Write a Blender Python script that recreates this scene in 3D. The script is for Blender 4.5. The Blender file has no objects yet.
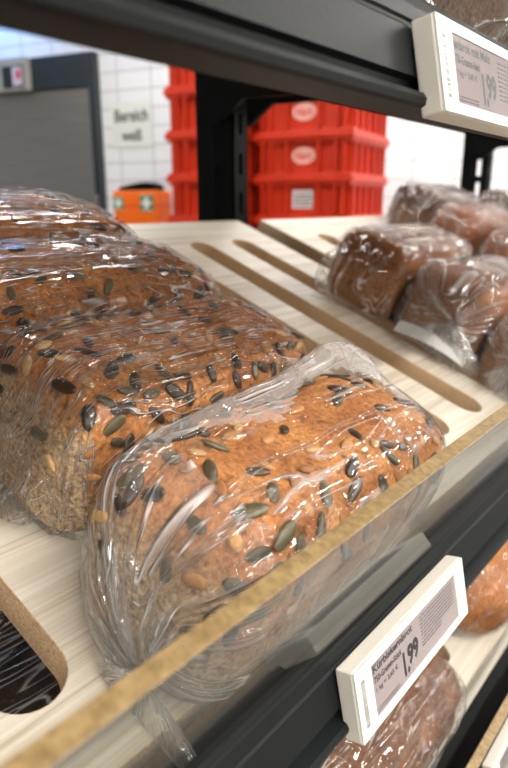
import bpy, bmesh, math, random
from mathutils import Vector, Matrix, noise, Euler

# ------------------------------------------------------------------ basics
A = 0.18            # shelf module in metres
ZC = 1.45           # eye height
T = 0.384           # slope of the shelf boards
TILT = math.atan(T)
CT = math.cos(TILT); ST = math.sin(TILT)
PITCH = 1.42        # vertical distance between shelves (in A)
scene = bpy.context.scene
COL = scene.collection
random.seed(7)

def W(x, y, z):                     # module units relative to the eye -> world metres
    return Vector((x*A, y*A, z*A + ZC))
def SP(x, y, n=0.0, lev=0):         # point on a sloped board
    return W(x, y - n*ST, -1.376 + T*y + n*CT + PITCH*lev)

def link(o):
    COL.objects.link(o); return o
def tag(o, label=None, cat=None, group=None, kind=None):
    if label: o['label'] = label
    if cat: o['category'] = cat
    if group: o['group'] = group
    if kind: o['kind'] = kind
    return o
def empty(name, loc=(0,0,0), rot=(0,0,0)):
    o = bpy.data.objects.new(name, None); o.empty_display_size = .02
    o.location = loc; o.rotation_euler = rot
    return link(o)
def mobj(name, me, mat, parent=None, smooth=False):
    o = bpy.data.objects.new(name, me)
    if mat is not None:
        for m in (mat if isinstance(mat, (list, tuple)) else [mat]): me.materials.append(m)
    if smooth:
        for p in me.polygons: p.use_smooth = True
    link(o)
    if parent: o.parent = parent
    return o
def from_bm(name, bm, mat, parent=None, smooth=False):
    me = bpy.data.meshes.new(name)
    bmesh.ops.recalc_face_normals(bm, faces=bm.faces)
    bm.to_mesh(me); bm.free()
    return mobj(name, me, mat, parent, smooth)
def bx(bm, x0, x1, y0, y1, z0, z1, M=None, mi=0, bev=0):
    vs = [bm.verts.new(Vector(c)) for c in
          [(x0,y0,z0),(x1,y0,z0),(x1,y1,z0),(x0,y1,z0),(x0,y0,z1),(x1,y0,z1),(x1,y1,z1),(x0,y1,z1)]]
    fs = [bm.faces.new([vs[i] for i in q]) for q in
          [(3,2,1,0),(4,5,6,7),(0,1,5,4),(1,2,6,5),(2,3,7,6),(3,0,4,7)]]
    for f in fs: f.material_index = mi
    if bev:
        es = list({e for f in fs for e in f.edges})
        r = bmesh.ops.bevel(bm, geom=es, offset=bev, segments=2, affect='EDGES', profile=.5)
        vs = list({v for f in r['faces'] for v in f.verts} | {v for v in vs if v.is_valid})
    if M is not None:
        for v in vs: v.co = M @ v.co
    return vs
def prism(bm, poly, x0, x1, conv):
    """poly = list of (a,b); extruded along x0..x1; conv(x,a,b)->Vector"""
    a = [bm.verts.new(conv(x0, *p)) for p in poly]
    b = [bm.verts.new(conv(x1, *p)) for p in poly]
    n = len(poly)
    bm.faces.new(a); bm.faces.new(b[::-1])
    for i in range(n):
        bm.faces.new([a[i], a[(i+1)%n], b[(i+1)%n], b[i]])

# ------------------------------------------------------------------ materials
def newmat(name):
    m = bpy.data.materials.new(name); m.use_nodes = True
    nt = m.node_tree; nt.nodes.clear()
    return m, nt, nt.nodes.new('ShaderNodeOutputMaterial')
def N(nt, t, **kw):
    n = nt.nodes.new(t)
    for k, v in kw.items():
        if k in n.inputs: n.inputs[k].default_value = v
        else: setattr(n, k, v)
    return n
def ramp(nt, stops, interp='LINEAR'):
    r = nt.nodes.new('ShaderNodeValToRGB'); cr = r.color_ramp; cr.interpolation = interp
    while len(cr.elements) < len(stops): cr.elements.new(.5)
    for e, (p, c) in zip(cr.elements, stops):
        e.position = p; e.color = (*c, 1) if len(c) == 3 else c
    return r
def mapping(nt, scale=(1,1,1), rot=(0,0,0), coord='Object', loc=(0,0,0)):
    tc = nt.nodes.new('ShaderNodeTexCoord'); mp = nt.nodes.new('ShaderNodeMapping')
    mp.inputs['Scale'].default_value = scale; mp.inputs['Rotation'].default_value = rot
    mp.inputs['Location'].default_value = loc
    nt.links.new(tc.outputs[coord], mp.inputs['Vector']); return mp
def plain(name, col, rough=.5, metal=0, bump=0, bscale=200, spec=.5, var=0, coat=0, vscale=6):
    m, nt, out = newmat(name); L = nt.links
    b = N(nt, 'ShaderNodeBsdfPrincipled'); b.inputs['Base Color'].default_value = (*col, 1)
    b.inputs['Roughness'].default_value = rough; b.inputs['Metallic'].default_value = metal
    b.inputs['Specular IOR Level'].default_value = spec
    b.inputs['Coat Weight'].default_value = coat; b.inputs['Coat Roughness'].default_value = .08
    mp = mapping(nt)
    if var:
        n = N(nt, 'ShaderNodeTexNoise', Scale=vscale, Detail=5.0); L.new(mp.outputs[0], n.inputs['Vector'])
        r = ramp(nt, [(.25, [c*(1-var) for c in col]), (.75, [min(1, c*(1+var)) for c in col])])
        L.new(n.outputs['Fac'], r.inputs[0]); L.new(r.outputs[0], b.inputs['Base Color'])
    if bump:
        n = N(nt, 'ShaderNodeTexNoise', Scale=bscale, Detail=3.0); L.new(mp.outputs[0], n.inputs['Vector'])
        bp = N(nt, 'ShaderNodeBump', Strength=bump, Distance=.001)
        L.new(n.outputs['Fac'], bp.inputs['Height']); L.new(bp.outputs[0], b.inputs['Normal'])
    L.new(b.outputs[0], out.inputs[0]); return m
def emit(name, col, s):
    m, nt, out = newmat(name)
    e = N(nt, 'ShaderNodeEmission', Strength=s); e.inputs['Color'].default_value = (*col, 1)
    nt.links.new(e.outputs[0], out.inputs[0]); return m

def schlick(nt, normal=None, f0=.045, mul=1.0, add=0.0, cap=.9):
    """two-sided Schlick reflectance, so a thin film reads alike from inside and outside"""
    L = nt.links; g = nt.nodes.new('ShaderNodeNewGeometry')
    d = N(nt, 'ShaderNodeVectorMath', operation='DOT_PRODUCT')
    L.new(normal if normal is not None else g.outputs['Normal'], d.inputs[0]); L.new(g.outputs['Incoming'], d.inputs[1])
    a = N(nt, 'ShaderNodeMath', operation='ABSOLUTE'); L.new(d.outputs['Value'], a.inputs[0])
    o = N(nt, 'ShaderNodeMath', operation='SUBTRACT'); o.use_clamp = True; o.inputs[0].default_value = 1; L.new(a.outputs[0], o.inputs[1])
    q = N(nt, 'ShaderNodeMath', operation='POWER'); q.inputs[1].default_value = 5; L.new(o.outputs[0], q.inputs[0])
    m = N(nt, 'ShaderNodeMath', operation='MULTIPLY_ADD'); m.inputs[1].default_value = (1-f0)*mul; m.inputs[2].default_value = f0*mul+add
    L.new(q.outputs[0], m.inputs[0])
    c = N(nt, 'ShaderNodeMath', operation='MINIMUM'); c.inputs[1].default_value = cap; L.new(m.outputs[0], c.inputs[0])
    return c.outputs[0]

def m_board():
    m, nt, out = newmat('ash_laminate_board'); L = nt.links
    b = N(nt, 'ShaderNodeBsdfPrincipled', Roughness=.42); L.new(b.outputs[0], out.inputs[0])
    # fine grain running along x
    m1 = mapping(nt, (7, 420, 60)); n1 = N(nt, 'ShaderNodeTexNoise', Scale=1.0, Detail=4.0, Distortion=.4)
    L.new(m1.outputs[0], n1.inputs['Vector'])
    m2 = mapping(nt, (2.0, 70, 20)); n2 = N(nt, 'ShaderNodeTexNoise', Scale=1.0, Detail=3.0, Distortion=.8)
    L.new(m2.outputs[0], n2.inputs['Vector'])
    mx = N(nt, 'ShaderNodeMath', operation='MULTIPLY_ADD'); mx.inputs[1].default_value = .5
    L.new(n1.outputs['Fac'], mx.inputs[0])
    hf = N(nt, 'ShaderNodeMath', operation='MULTIPLY'); hf.inputs[1].default_value = .5
    L.new(n2.outputs['Fac'], hf.inputs[0]); L.new(hf.outputs[0], mx.inputs[2])
    r = ramp(nt, [(.36, (.37, .31, .235)), (.46, (.50, .445, .36)), (.56, (.57, .525, .45)), (.7, (.63, .595, .525))])
    L.new(mx.outputs[0], r.inputs[0])
    # cut faces: particle board
    m3 = mapping(nt, (1,1,1)); n3 = N(nt, 'ShaderNodeTexNoise', Scale=900.0, Detail=3.0)
    L.new(m3.outputs[0], n3.inputs['Vector'])
    r3 = ramp(nt, [(.3, (.36, .225, .12)), (.7, (.66, .48, .29))]); L.new(n3.outputs['Fac'], r3.inputs[0])
    tc = nt.nodes.new('ShaderNodeTexCoord'); sx = nt.nodes.new('ShaderNodeSeparateXYZ')
    L.new(tc.outputs['Normal'], sx.inputs[0])
    g = N(nt, 'ShaderNodeMath', operation='GREATER_THAN'); g.inputs[1].default_value = .8
    L.new(sx.outputs['Z'], g.inputs[0])
    mc = nt.nodes.new('ShaderNodeMix'); mc.data_type = 'RGBA'
    L.new(g.outputs[0], mc.inputs[0]); L.new(r3.outputs[0], mc.inputs[6]); L.new(r.outputs[0], mc.inputs[7])
    L.new(mc.outputs[2], b.inputs['Base Color'])
    bp = N(nt, 'ShaderNodeBump', Strength=.12, Distance=.0006); L.new(n1.outputs['Fac'], bp.inputs['Height'])
    L.new(bp.outputs[0], b.inputs['Normal'])
    return m

def m_crust(name, top_a, top_b, side_a, side_b, zmid=.5, zw=.12, speck=(.10,.05,.025), bump=.9, end_pale=0, seed=0.):
    """bread crust: baked top colour, paler flanks that rose against the tin or the next loaf"""
    m, nt, out = newmat(name); L = nt.links
    b = N(nt, 'ShaderNodeBsdfPrincipled', Roughness=.62); b.inputs['Specular IOR Level'].default_value = .3
    L.new(b.outputs[0], out.inputs[0])
    mp = mapping(nt, loc=(seed, seed*.7, 0))
    nA = N(nt, 'ShaderNodeTexNoise', Scale=38.0, Detail=6.0, Roughness=.6); L.new(mp.outputs[0], nA.inputs['Vector'])
    nB = N(nt, 'ShaderNodeTexNoise', Scale=420.0, Detail=5.0, Roughness=.7); L.new(mp.outputs[0], nB.inputs['Vector'])
    nC = N(nt, 'ShaderNodeTexVoronoi', Scale=330.0); L.new(mp.outputs[0], nC.inputs['Vector'])
    rt = ramp(nt, [(.32, top_b), (.66, top_a)]); L.new(nA.outputs['Fac'], rt.inputs[0])
    rs = ramp(nt, [(.35, side_b), (.65, side_a)]); L.new(nB.outputs['Fac'], rs.inputs[0])
    g = mapping(nt, coord='Generated'); sx = nt.nodes.new('ShaderNodeSeparateXYZ'); L.new(g.outputs[0], sx.inputs[0])
    w = N(nt, 'ShaderNodeMath', operation='MULTIPLY_ADD'); w.inputs[1].default_value = .38
    L.new(nA.outputs['Fac'], w.inputs[0]); L.new(sx.outputs['Z'], w.inputs[2])
    last = w
    if end_pale:
        # distance from the loaf's middle lowers the height reached by the brown crust
        s1 = N(nt, 'ShaderNodeMath', operation='LESS_THAN'); s1.inputs[1].default_value = .055
        L.new(sx.outputs['X'], s1.inputs[0])
        s2 = N(nt, 'ShaderNodeMath', operation='MULTIPLY_ADD'); s2.inputs[1].default_value = -end_pale
        L.new(s1.outputs[0], s2.inputs[0]); L.new(w.outputs[0], s2.inputs[2]); last = s2
    mr = N(nt, 'ShaderNodeMapRange'); mr.inputs['From Min'].default_value = zmid-zw+.19
    mr.inputs['From Max'].default_value = zmid+zw+.19
    L.new(last.outputs[0], mr.inputs['Value'])
    mc = nt.nodes.new('ShaderNodeMix'); mc.data_type = 'RGBA'
    L.new(mr.outputs[0], mc.inputs[0]); L.new(rs.outputs[0], mc.inputs[6]); L.new(rt.outputs[0], mc.inputs[7])
    # specks
    n4 = N(nt, 'ShaderNodeTexNoise', Scale=260.0, Detail=2.0); L.new(mp.outputs[0], n4.inputs['Vector'])
    r4 = ramp(nt, [(.60, (0,0,0)), (.72, (.75,.75,.75))]); L.new(n4.outputs['Fac'], r4.inputs[0])
    m2 = nt.nodes.new('ShaderNodeMix'); m2.data_type = 'RGBA'; m2.inputs[7].default_value = (*speck, 1)
    L.new(r4.outputs[0], m2.inputs[0]); L.new(mc.outputs[2], m2.inputs[6])
    # fine light/dark mottling
    rb = ramp(nt, [(.34, (.50,.46,.42)), (.66, (1.28,1.30,1.34))]); L.new(nB.outputs['Fac'], rb.inputs[0])
    m3 = nt.nodes.new('ShaderNodeMix'); m3.data_type = 'RGBA'; m3.blend_type = 'MULTIPLY'; m3.inputs[0].default_value = 1
    L.new(m2.outputs[2], m3.inputs[6]); L.new(rb.outputs[0], m3.inputs[7])
    L.new(m3.outputs[2], b.inputs['Base Color'])
    b1 = N(nt, 'ShaderNodeBump', Strength=bump*.7, Distance=.0016); L.new(nB.outputs['Fac'], b1.inputs['Height'])
    b2 = N(nt, 'ShaderNodeBump', Strength=bump*.4, Distance=.001); L.new(nC.outputs['Distance'], b2.inputs['Height'])
    L.new(b1.outputs[0], b2.inputs['Normal']); L.new(b2.outputs[0], b.inputs['Normal'])
    return m

def m_film(name, ang=0., stretch=14., dens=60., strength=.6, milk=.05, tint=(.985,.98,.975), axis='Z', glint_streak=.25, uv=False, f0=.065, zf=.3, fine=.4, dist=.007):
    """thin clear bag film: transparent + sharp glossy, long creases along one direction"""
    m, nt, out = newmat(name); L = nt.links
    rot = (0, 0, ang) if axis == 'Z' else (ang, 0, 0)
    m1 = mapping(nt, (dens/stretch, dens, dens*zf), rot)
    if uv: m1 = mapping(nt, (46, 1.6, 1), coord='UV')
    n1 = N(nt, 'ShaderNodeTexNoise', Scale=1.0, Detail=1.0, Roughness=.4, Distortion=.0)
    L.new(m1.outputs[0], n1.inputs['Vector'])
    m2 = mapping(nt, (dens*1.6/stretch, dens*2.2, dens*zf*2), (rot[0], rot[1], rot[2]+.12))
    if uv: m2 = mapping(nt, (120, 3, 1), coord='UV')
    n2 = N(nt, 'ShaderNodeTexNoise', Scale=1.0, Detail=2.0, Distortion=.3 if not uv else .1); L.new(m2.outputs[0], n2.inputs['Vector'])
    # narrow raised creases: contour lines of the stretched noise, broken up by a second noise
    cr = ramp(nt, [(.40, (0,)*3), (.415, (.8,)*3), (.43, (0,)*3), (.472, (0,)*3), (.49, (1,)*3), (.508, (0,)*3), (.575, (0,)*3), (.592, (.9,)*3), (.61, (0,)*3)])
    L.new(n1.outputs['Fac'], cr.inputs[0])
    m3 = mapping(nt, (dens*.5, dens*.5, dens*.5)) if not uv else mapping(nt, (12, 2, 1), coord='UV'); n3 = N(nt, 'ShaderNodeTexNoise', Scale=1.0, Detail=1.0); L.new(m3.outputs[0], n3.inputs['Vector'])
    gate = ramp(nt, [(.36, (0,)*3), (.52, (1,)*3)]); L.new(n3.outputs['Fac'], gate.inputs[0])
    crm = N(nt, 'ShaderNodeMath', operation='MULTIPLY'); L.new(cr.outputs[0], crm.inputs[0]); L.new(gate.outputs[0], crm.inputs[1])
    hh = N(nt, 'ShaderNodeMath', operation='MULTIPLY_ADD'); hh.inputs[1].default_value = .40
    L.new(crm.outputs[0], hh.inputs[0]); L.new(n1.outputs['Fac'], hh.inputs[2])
    b1 = N(nt, 'ShaderNodeBump', Strength=strength, Distance=dist); L.new(hh.outputs[0], b1.inputs['Height'])
    b2 = N(nt, 'ShaderNodeBump', Strength=strength*fine, Distance=.0012); L.new(n2.outputs['Fac'], b2.inputs['Height'])
    L.new(b1.outputs[0], b2.inputs['Normal'])
    gl = N(nt, 'ShaderNodeBsdfGlossy', Roughness=.085); L.new(b2.outputs[0], gl.inputs['Normal'])
    tr = N(nt, 'ShaderNodeBsdfTransparent'); tr.inputs[0].default_value = (*tint, 1)
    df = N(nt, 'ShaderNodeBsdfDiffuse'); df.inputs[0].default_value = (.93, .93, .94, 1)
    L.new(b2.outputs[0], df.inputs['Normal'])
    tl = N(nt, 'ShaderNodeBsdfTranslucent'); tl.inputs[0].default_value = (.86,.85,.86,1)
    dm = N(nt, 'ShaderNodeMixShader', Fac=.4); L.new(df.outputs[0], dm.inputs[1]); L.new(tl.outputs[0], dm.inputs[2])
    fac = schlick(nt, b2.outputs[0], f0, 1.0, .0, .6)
    # folds slightly milky, with white glint lines painted into the diffuse
    rr = N(nt, 'ShaderNodeMath', operation='MULTIPLY_ADD'); rr.inputs[1].default_value = glint_streak; rr.inputs[2].default_value = milk
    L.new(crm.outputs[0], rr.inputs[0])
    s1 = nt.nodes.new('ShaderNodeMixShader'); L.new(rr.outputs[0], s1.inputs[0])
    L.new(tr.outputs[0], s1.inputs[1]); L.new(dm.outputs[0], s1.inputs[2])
    s2 = nt.nodes.new('ShaderNodeMixShader'); L.new(fac, s2.inputs[0])
    L.new(s1.outputs[0], s2.inputs[1]); L.new(gl.outputs[0], s2.inputs[2])
    L.new(s2.outputs[0], out.inputs[0]); return m

def m_acrylic():
    m, nt, out = newmat('clear_acrylic'); L = nt.links
    mp = mapping(nt, (4, 60, 160)); n = N(nt, 'ShaderNodeTexNoise', Scale=1.0, Detail=4.0); L.new(mp.outputs[0], n.inputs['Vector'])
    r = ramp(nt, [(.45, (.008,)*3), (.75, (.05,)*3)]); L.new(n.outputs['Fac'], r.inputs[0])
    tr = N(nt, 'ShaderNodeBsdfTransparent'); tr.inputs[0].default_value = (.90, .905, .89, 1)
    df = N(nt, 'ShaderNodeBsdfDiffuse'); df.inputs[0].default_value = (.62, .60, .56, 1)
    s1 = nt.nodes.new('ShaderNodeMixShader'); L.new(r.outputs[0], s1.inputs[0]); L.new(tr.outputs[0], s1.inputs[1]); L.new(df.outputs[0], s1.inputs[2])
    gl = N(nt, 'ShaderNodeBsdfGlossy', Roughness=.06)
    fac = schlick(nt, None, .04, .8)
    s2 = nt.nodes.new('ShaderNodeMixShader'); L.new(fac, s2.inputs[0]); L.new(s1.outputs[0], s2.inputs[1]); L.new(gl.outputs[0], s2.inputs[2])
    L.new(s2.outputs[0], out.inputs[0]); return m

def m_edge():
    m, nt, out = newmat('acrylic_cut_edge'); L = nt.links
    b = N(nt, 'ShaderNodeBsdfPrincipled', Roughness=.35)
    mp = mapping(nt); n = N(nt, 'ShaderNodeTexNoise', Scale=330.0, Detail=4.0); L.new(mp.outputs[0], n.inputs['Vector'])
    r = ramp(nt, [(.3, (.17,.11,.045)), (.7, (.34,.235,.11))]); L.new(n.outputs['Fac'], r.inputs[0])  # tan colour stands for light piped through the panel to its edge
    L.new(r.outputs[0], b.inputs['Base Color'])
    bp = N(nt, 'ShaderNodeBump', Strength=.3, Distance=.001); L.new(n.outputs['Fac'], bp.inputs['Height']); L.new(bp.outputs[0], b.inputs['Normal'])
    L.new(b.outputs[0], out.inputs[0]); return m

def m_tiles():
    m, nt, out = newmat('white_wall_tiles'); L = nt.links
    b = N(nt, 'ShaderNodeBsdfPrincipled', Roughness=.22)
    mp = mapping(nt, coord='UV')
    br = nt.nodes.new('ShaderNodeTexBrick'); br.offset = 0.0
    br.inputs['Scale'].default_value = 1; br.inputs['Brick Width'].default_value = .25; br.inputs['Row Height'].default_value = .108
    br.inputs['Mortar Size'].default_value = .0035; br.inputs['Mortar Smooth'].default_value = .3
    br.inputs['Color1'].default_value = (.80,.82,.84,1); br.inputs['Color2'].default_value = (.77,.79,.82,1)
    br.inputs['Mortar'].default_value = (.36,.38,.41,1)
    L.new(mp.outputs[0], br.inputs['Vector']); L.new(br.outputs['Color'], b.inputs['Base Color'])
    bp = N(nt, 'ShaderNodeBump', Strength=.4, Distance=.002); bp.invert = True
    L.new(br.outputs['Fac'], bp.inputs['Height']); L.new(bp.outputs[0], b.inputs['Normal'])
    L.new(b.outputs[0], out.inputs[0]); return m

def m_steel():
    m, nt, out = newmat('brushed_steel'); L = nt.links
    b = N(nt, 'ShaderNodeBsdfPrincipled', Roughness=.42, Metallic=1.0)
    b.inputs['Base Color'].default_value = (.42,.405,.37,1)
    mp = mapping(nt, (3,3,220)); n = N(nt, 'ShaderNodeTexNoise', Scale=1.0, Detail=3.0); L.new(mp.outputs[0], n.inputs['Vector'])
    r = ramp(nt, [(.3,(.36,.345,.31)),(.7,(.5,.48,.44))]); L.new(n.outputs['Fac'], r.inputs[0]); L.new(r.outputs[0], b.inputs['Base Color'])
    L.new(b.outputs[0], out.inputs[0]); return m

MB = m_board(); MACR = m_acrylic(); MEDGE = m_edge(); MTILE = m_tiles(); MSTEEL = m_steel()
MMET = plain('anthracite_powder_coat', (.0075,.009,.010), .46, 0, .12, 900, .13)
MPOST = plain('black_powder_coat', (.004,.0043,.0047), .5, 0, .1, 900, .1)
MDARK = plain('dark_door_frame', (.018,.025,.030), .45)
MWHITE = plain('white_plastic', (.66,.65,.60), .38)
MWSIDE = plain('ivory_plastic', (.66,.63,.56), .45)
MDISP = plain('grey_display', (.27,.23,.23), .14, 0, 0, 1, .35)
MINK = plain('black_ink', (.022,.020,.024), .5)
MINKG = plain('soft_black_ink', (.055,.05,.055), .5)
MPAPER = plain('white_paper', (.80,.80,.78), .6)
MRED = plain('red_crate_plastic', (.50,.026,.004), .42, 0, .1, 60, .5, .10)
MORANGE = plain('orange_plastic', (.90,.155,.008), .4)
MGREEN = plain('green_print', (.02,.22,.10), .5)
MYEL = plain('yellow_print', (.75,.55,.06), .5)
MFLOOR = plain('grey_floor_tile', (.20,.19,.175), .35, 0, .1, 30, .5, .12)
MCEIL = plain('white_ceiling', (.30,.30,.31), .8)
MBLUE = plain('blue_plastic', (.04,.06,.35), .4)
MREDP = plain('red_print', (.6,.05,.05), .5)

# ------------------------------------------------------------------ camera
f_px = 633.0
p = math.atan(181/f_px); psi = math.atan(533/(f_px/math.cos(p)))
cam_d = bpy.data.cameras.new('camera'); cam = link(bpy.data.objects.new('camera', cam_d))
fw = Vector((math.cos(psi)*math.cos(p), math.sin(psi)*math.cos(p), -math.sin(p)))
rt = Vector((math.sin(psi), -math.cos(psi), 0)); up = rt.cross(fw)
cam.matrix_world = Matrix(((rt.x, up.x, -fw.x, 0), (rt.y, up.y, -fw.y, 0), (rt.z, up.z, -fw.z, ZC), (0,0,0,1)))
cam_d.sensor_fit = 'HORIZONTAL'; cam_d.sensor_width = 36; cam_d.lens = 36*f_px/508
cam_d.clip_start = .01; cam_d.clip_end = 60
cam_d.dof.use_dof = True; cam_d.dof.focus_distance = 1.65*A; cam_d.dof.aperture_fstop = 15
scene.camera = cam

# ------------------------------------------------------------------ shelf boards
def board(name, x0, x1, lev, slots, label, group='slotted wooden shelf boards'):
    """board with long rounded slots; own frame: origin front left corner on the slope"""
    root = SP(x0, .8245, 0, lev)
    Lx = (x1-x0)*A; Ly = (3.25-.8245)/CT*A
    cu = bpy.data.curves.new('tmp', 'CURVE'); cu.dimensions = '2D'; cu.fill_mode = 'BOTH'
    def spline(pts):
        s = cu.splines.new('POLY'); s.points.add(len(pts)-1)
        for q, (a, b) in zip(s.points, pts): q.co = (a, b, 0, 1)
        s.use_cyclic_u = True
    spline([(0,0),(Lx,0),(Lx,Ly),(0,Ly)])
    r = .095*A
    ya = (1.0-.8245)/CT*A; yb = (2.95-.8245)/CT*A
    for cx in slots:
        c = (cx-x0)*A; pts = []
        for i in range(17):
            t = math.pi + math.pi*i/16; pts.append((c+r*math.cos(t), ya+r+r*math.sin(t)))
        for i in range(17):
            t = math.pi*i/16; pts.append((c+r*math.cos(t), yb-r+r*math.sin(t)))
        spline(pts[::-1])
    th = .10*A; cu.extrude = th/2-.0006; cu.bevel_depth = .0006; cu.bevel_resolution = 1; cu.offset = 0
    tmp = bpy.data.objects.new('tmp', cu); link(tmp)
    bpy.context.view_layer.update()
    dg = bpy.context.evaluated_depsgraph_get()
    me = bpy.data.meshes.new_from_object(tmp.evaluated_get(dg))
    bpy.data.objects.remove(tmp)
    me.transform(Matrix.Translation((0,0,-th/2)))
    me.materials.clear()
    o = mobj(name, me, MB)
    o.location = root; o.rotation_euler = (TILT, 0, 0)
    tag(o, label, 'shelf board', group)
    return o
s1 = [3.415-.41*k-.405+.0 for k in range(-1, 11)]
s1 = [.565+.41*k for k in range(-4, 8)]        # slot centres of the near bay
s2 = [4.30+.41*k+.2 for k in range(12)]
board('shelf_board', -1.55, 3.82, 0, s1, 'pale slotted board under the seeded loaves, left of the narrow gap')
board('shelf_board', 4.10, 9.20, 0, s2, 'pale slotted board at the far right back, beyond the narrow gap')
s1l = [x-.10 for x in s1]
board('shelf_board', -1.55, 3.82, -1, s1l, 'pale slotted board of the lower shelf, below the price tag')
board('shelf_board', -1.55, 3.82, 1, s1, 'slotted board of the top shelf, above the dark rail')

# ------------------------------------------------------------------ metal shelf frames (rail, tray, brackets)
def conv(lev):
    return lambda x, y, z: W(x, y, z + PITCH*(lev-1))
RAIL = [(.690,.400),(.690,.415),(.668,.415),(.668,.404),(.628,.240),(.640,.232),(.640,.218),(.626,.214),
        (.606,.210),(.599,.198),(.602,.186),(.700,.180),(.745,.190),(.745,.2),(.712,.2),(.640,.2),(.69,.26)]
RAIL = [(.688,.412),(.670,.412),(.666,.404),(.655,.358),(.659,.352),(.657,.346),(.651,.340),(.629,.246),(.644,.238),(.644,.222),(.628,.218),(.608,.214),(.600,.203),
        (.602,.190),(.612,.185),(.700,.183),(.704,.190),(.662,.232)]
def frame(lev, x0, x1, bays, label):
    root = empty('metal_shelf', W((x0+x1)/2, .70, .18+PITCH*(lev-1)))
    inv = Matrix.Translation(-root.location)
    def fin(name, bm, mat):
        bmesh.ops.transform(bm, matrix=inv, verts=bm.verts); return from_bm(name, bm, mat, root)
    bm = bmesh.new(); prism(bm, RAIL, x0, x1, conv(lev)); fin('front_rail', bm, MMET)
    bm = bmesh.new()
    def cs(x, y, n): return SP(x, y, n, lev)
    prism(bm, [(.662,-.102),(.90,-.102),(.90,-.114),(.662,-.114)], x0, x1, cs)
    fin('tray', bm, MMET)
    for bxm in bays:
        bm = bmesh.new()
        prism(bm, [(.9,-.115),(3.28,-.105),(3.30,-.72),(3.13,-.72),(2.98,-.50),(2.6,-.36),(.9,-.16)], bxm-.02, bxm+.02, cs)
        fin('bracket', bm, MPOST)
    tag(root, label, 'shelf frame', 'metal shelf frames')
    return root
frame(0, -1.58, 3.88, (-1.52, 3.79), 'dark metal shelf with the lower price tag on its front rail')
frame(1, -1.58, 3.88, (-1.52, 3.79), 'dark metal shelf overhead with the upper price tag on its rail')
frame(-1, -1.58, 3.88, (-1.52, 3.79), 'dark metal shelf at the bottom right corner of the view')
frame(0, 4.0, 9.28, (4.13, 9.15), 'dark metal shelf of the far bay carrying the distant dark loaves')
frame(1, 4.0, 9.28, (4.13, 9.15), 'dark metal shelf overhead in the far bay, beside the far upright')

# acrylic guards
def guard(lev, x0, x1, label):
    Y0, Z0, Y1, Z1 = .727, -1.185, .546, -.597
    d = Vector((Y1-Y0, Z1-Z0)).normalized(); q = Vector((d.y, -d.x))*.018
    loc = W((x0+x1)/2, Y0, Z0+PITCH*lev)
    h = math.hypot(Y1-Y0, Z1-Z0)*A
    root = empty('acrylic_guard', loc, (math.atan2(Z1-Z0, Y1-Y0), 0, 0))
    bm = bmesh.new(); L2 = (x1-x0)*A/2; t = .018*A
    bx(bm, -L2, L2, 0, h-.0008, -t, t); from_bm('clear_panel', bm, MACR, root)
    bm = bmesh.new(); bx(bm, -L2, L2, h-.0008, h, -t, t, bev=.0003); e = from_bm('top_edge', bm, MEDGE, root)
    e['label'] = 'yellowish polished top edge of the clear guard'
    tag(root, label, 'shelf guard', 'clear shelf guards')
guard(0, -1.56, 3.85, 'clear acrylic guard standing in front of the seeded loaves')
guard(-1, -1.56, 3.85, 'clear acrylic guard of the lower shelf in the bottom right corner')
guard(1, -1.56, 3.85, 'clear acrylic guard of the top shelf above the upper price tag')

# uprights
def upright(xc, label):
    x0, x1, y0, y1 = xc-.085, xc+.085, 3.30, 3.68
    zb = -ZC/A; zt = 3.2
    root = empty('shelf_upright', W(xc, 3.49, zb))
    inv = Matrix.Translation(-root.location)
    bm = bmesh.new(); th = .012
    def b(xa, xb, ya, yb, za, zb_):
        p0 = W(xa, ya, za); p1 = W(xb, yb, zb_); bx(bm, p0.x, p1.x, p0.y, p1.y, p0.z, p1.z)
    def slotted_x(x):     # plate facing x with a slot column
        ym = (y0+y1)/2 - .03; w = .058
        b(x, x+th, y0, ym-w, zb, zt); b(x, x+th, ym+w, y1, zb, zt)
        z = -2.2; b(x, x+th, ym-w, ym+w, zb, z)
        while z < zt-.3: b(x, x+th, ym-w, ym+w, z, z+.085); z += .31
    def slotted_y(y):
        xm = (x0+x1)/2; w = .022
        b(x0, xm-w, y, y+th, zb, zt); b(xm+w, x1, y, y+th, zb, zt)
        z = -2.2; b(xm-w, xm+w, y, y+th, zb, z)
        while z < zt-.3: b(xm-w, xm+w, y, y+th, z, z+.13); z += .285
    slotted_x(x0); slotted_x(x1-th); slotted_y(y0)
    b(x0, x1, y1-th, y1, zb, zt) if False else None
    bmesh.ops.transform(bm, matrix=inv, verts=bm.verts); from_bm('slotted_column', bm, MPOST, root)
    bm = bmesh.new(); bx(bm, -.05, .05, -.45, .1, 0, .02, bev=.002); from_bm('foot', bm, MPOST, root)
    tag(root, label, 'shelf post', 'slotted shelf uprights')
upright(3.915, 'black slotted shelf upright between the two stacks of red crates')
upright(9.315, 'black slotted shelf upright with see-through slots in front of white tiles')

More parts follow.
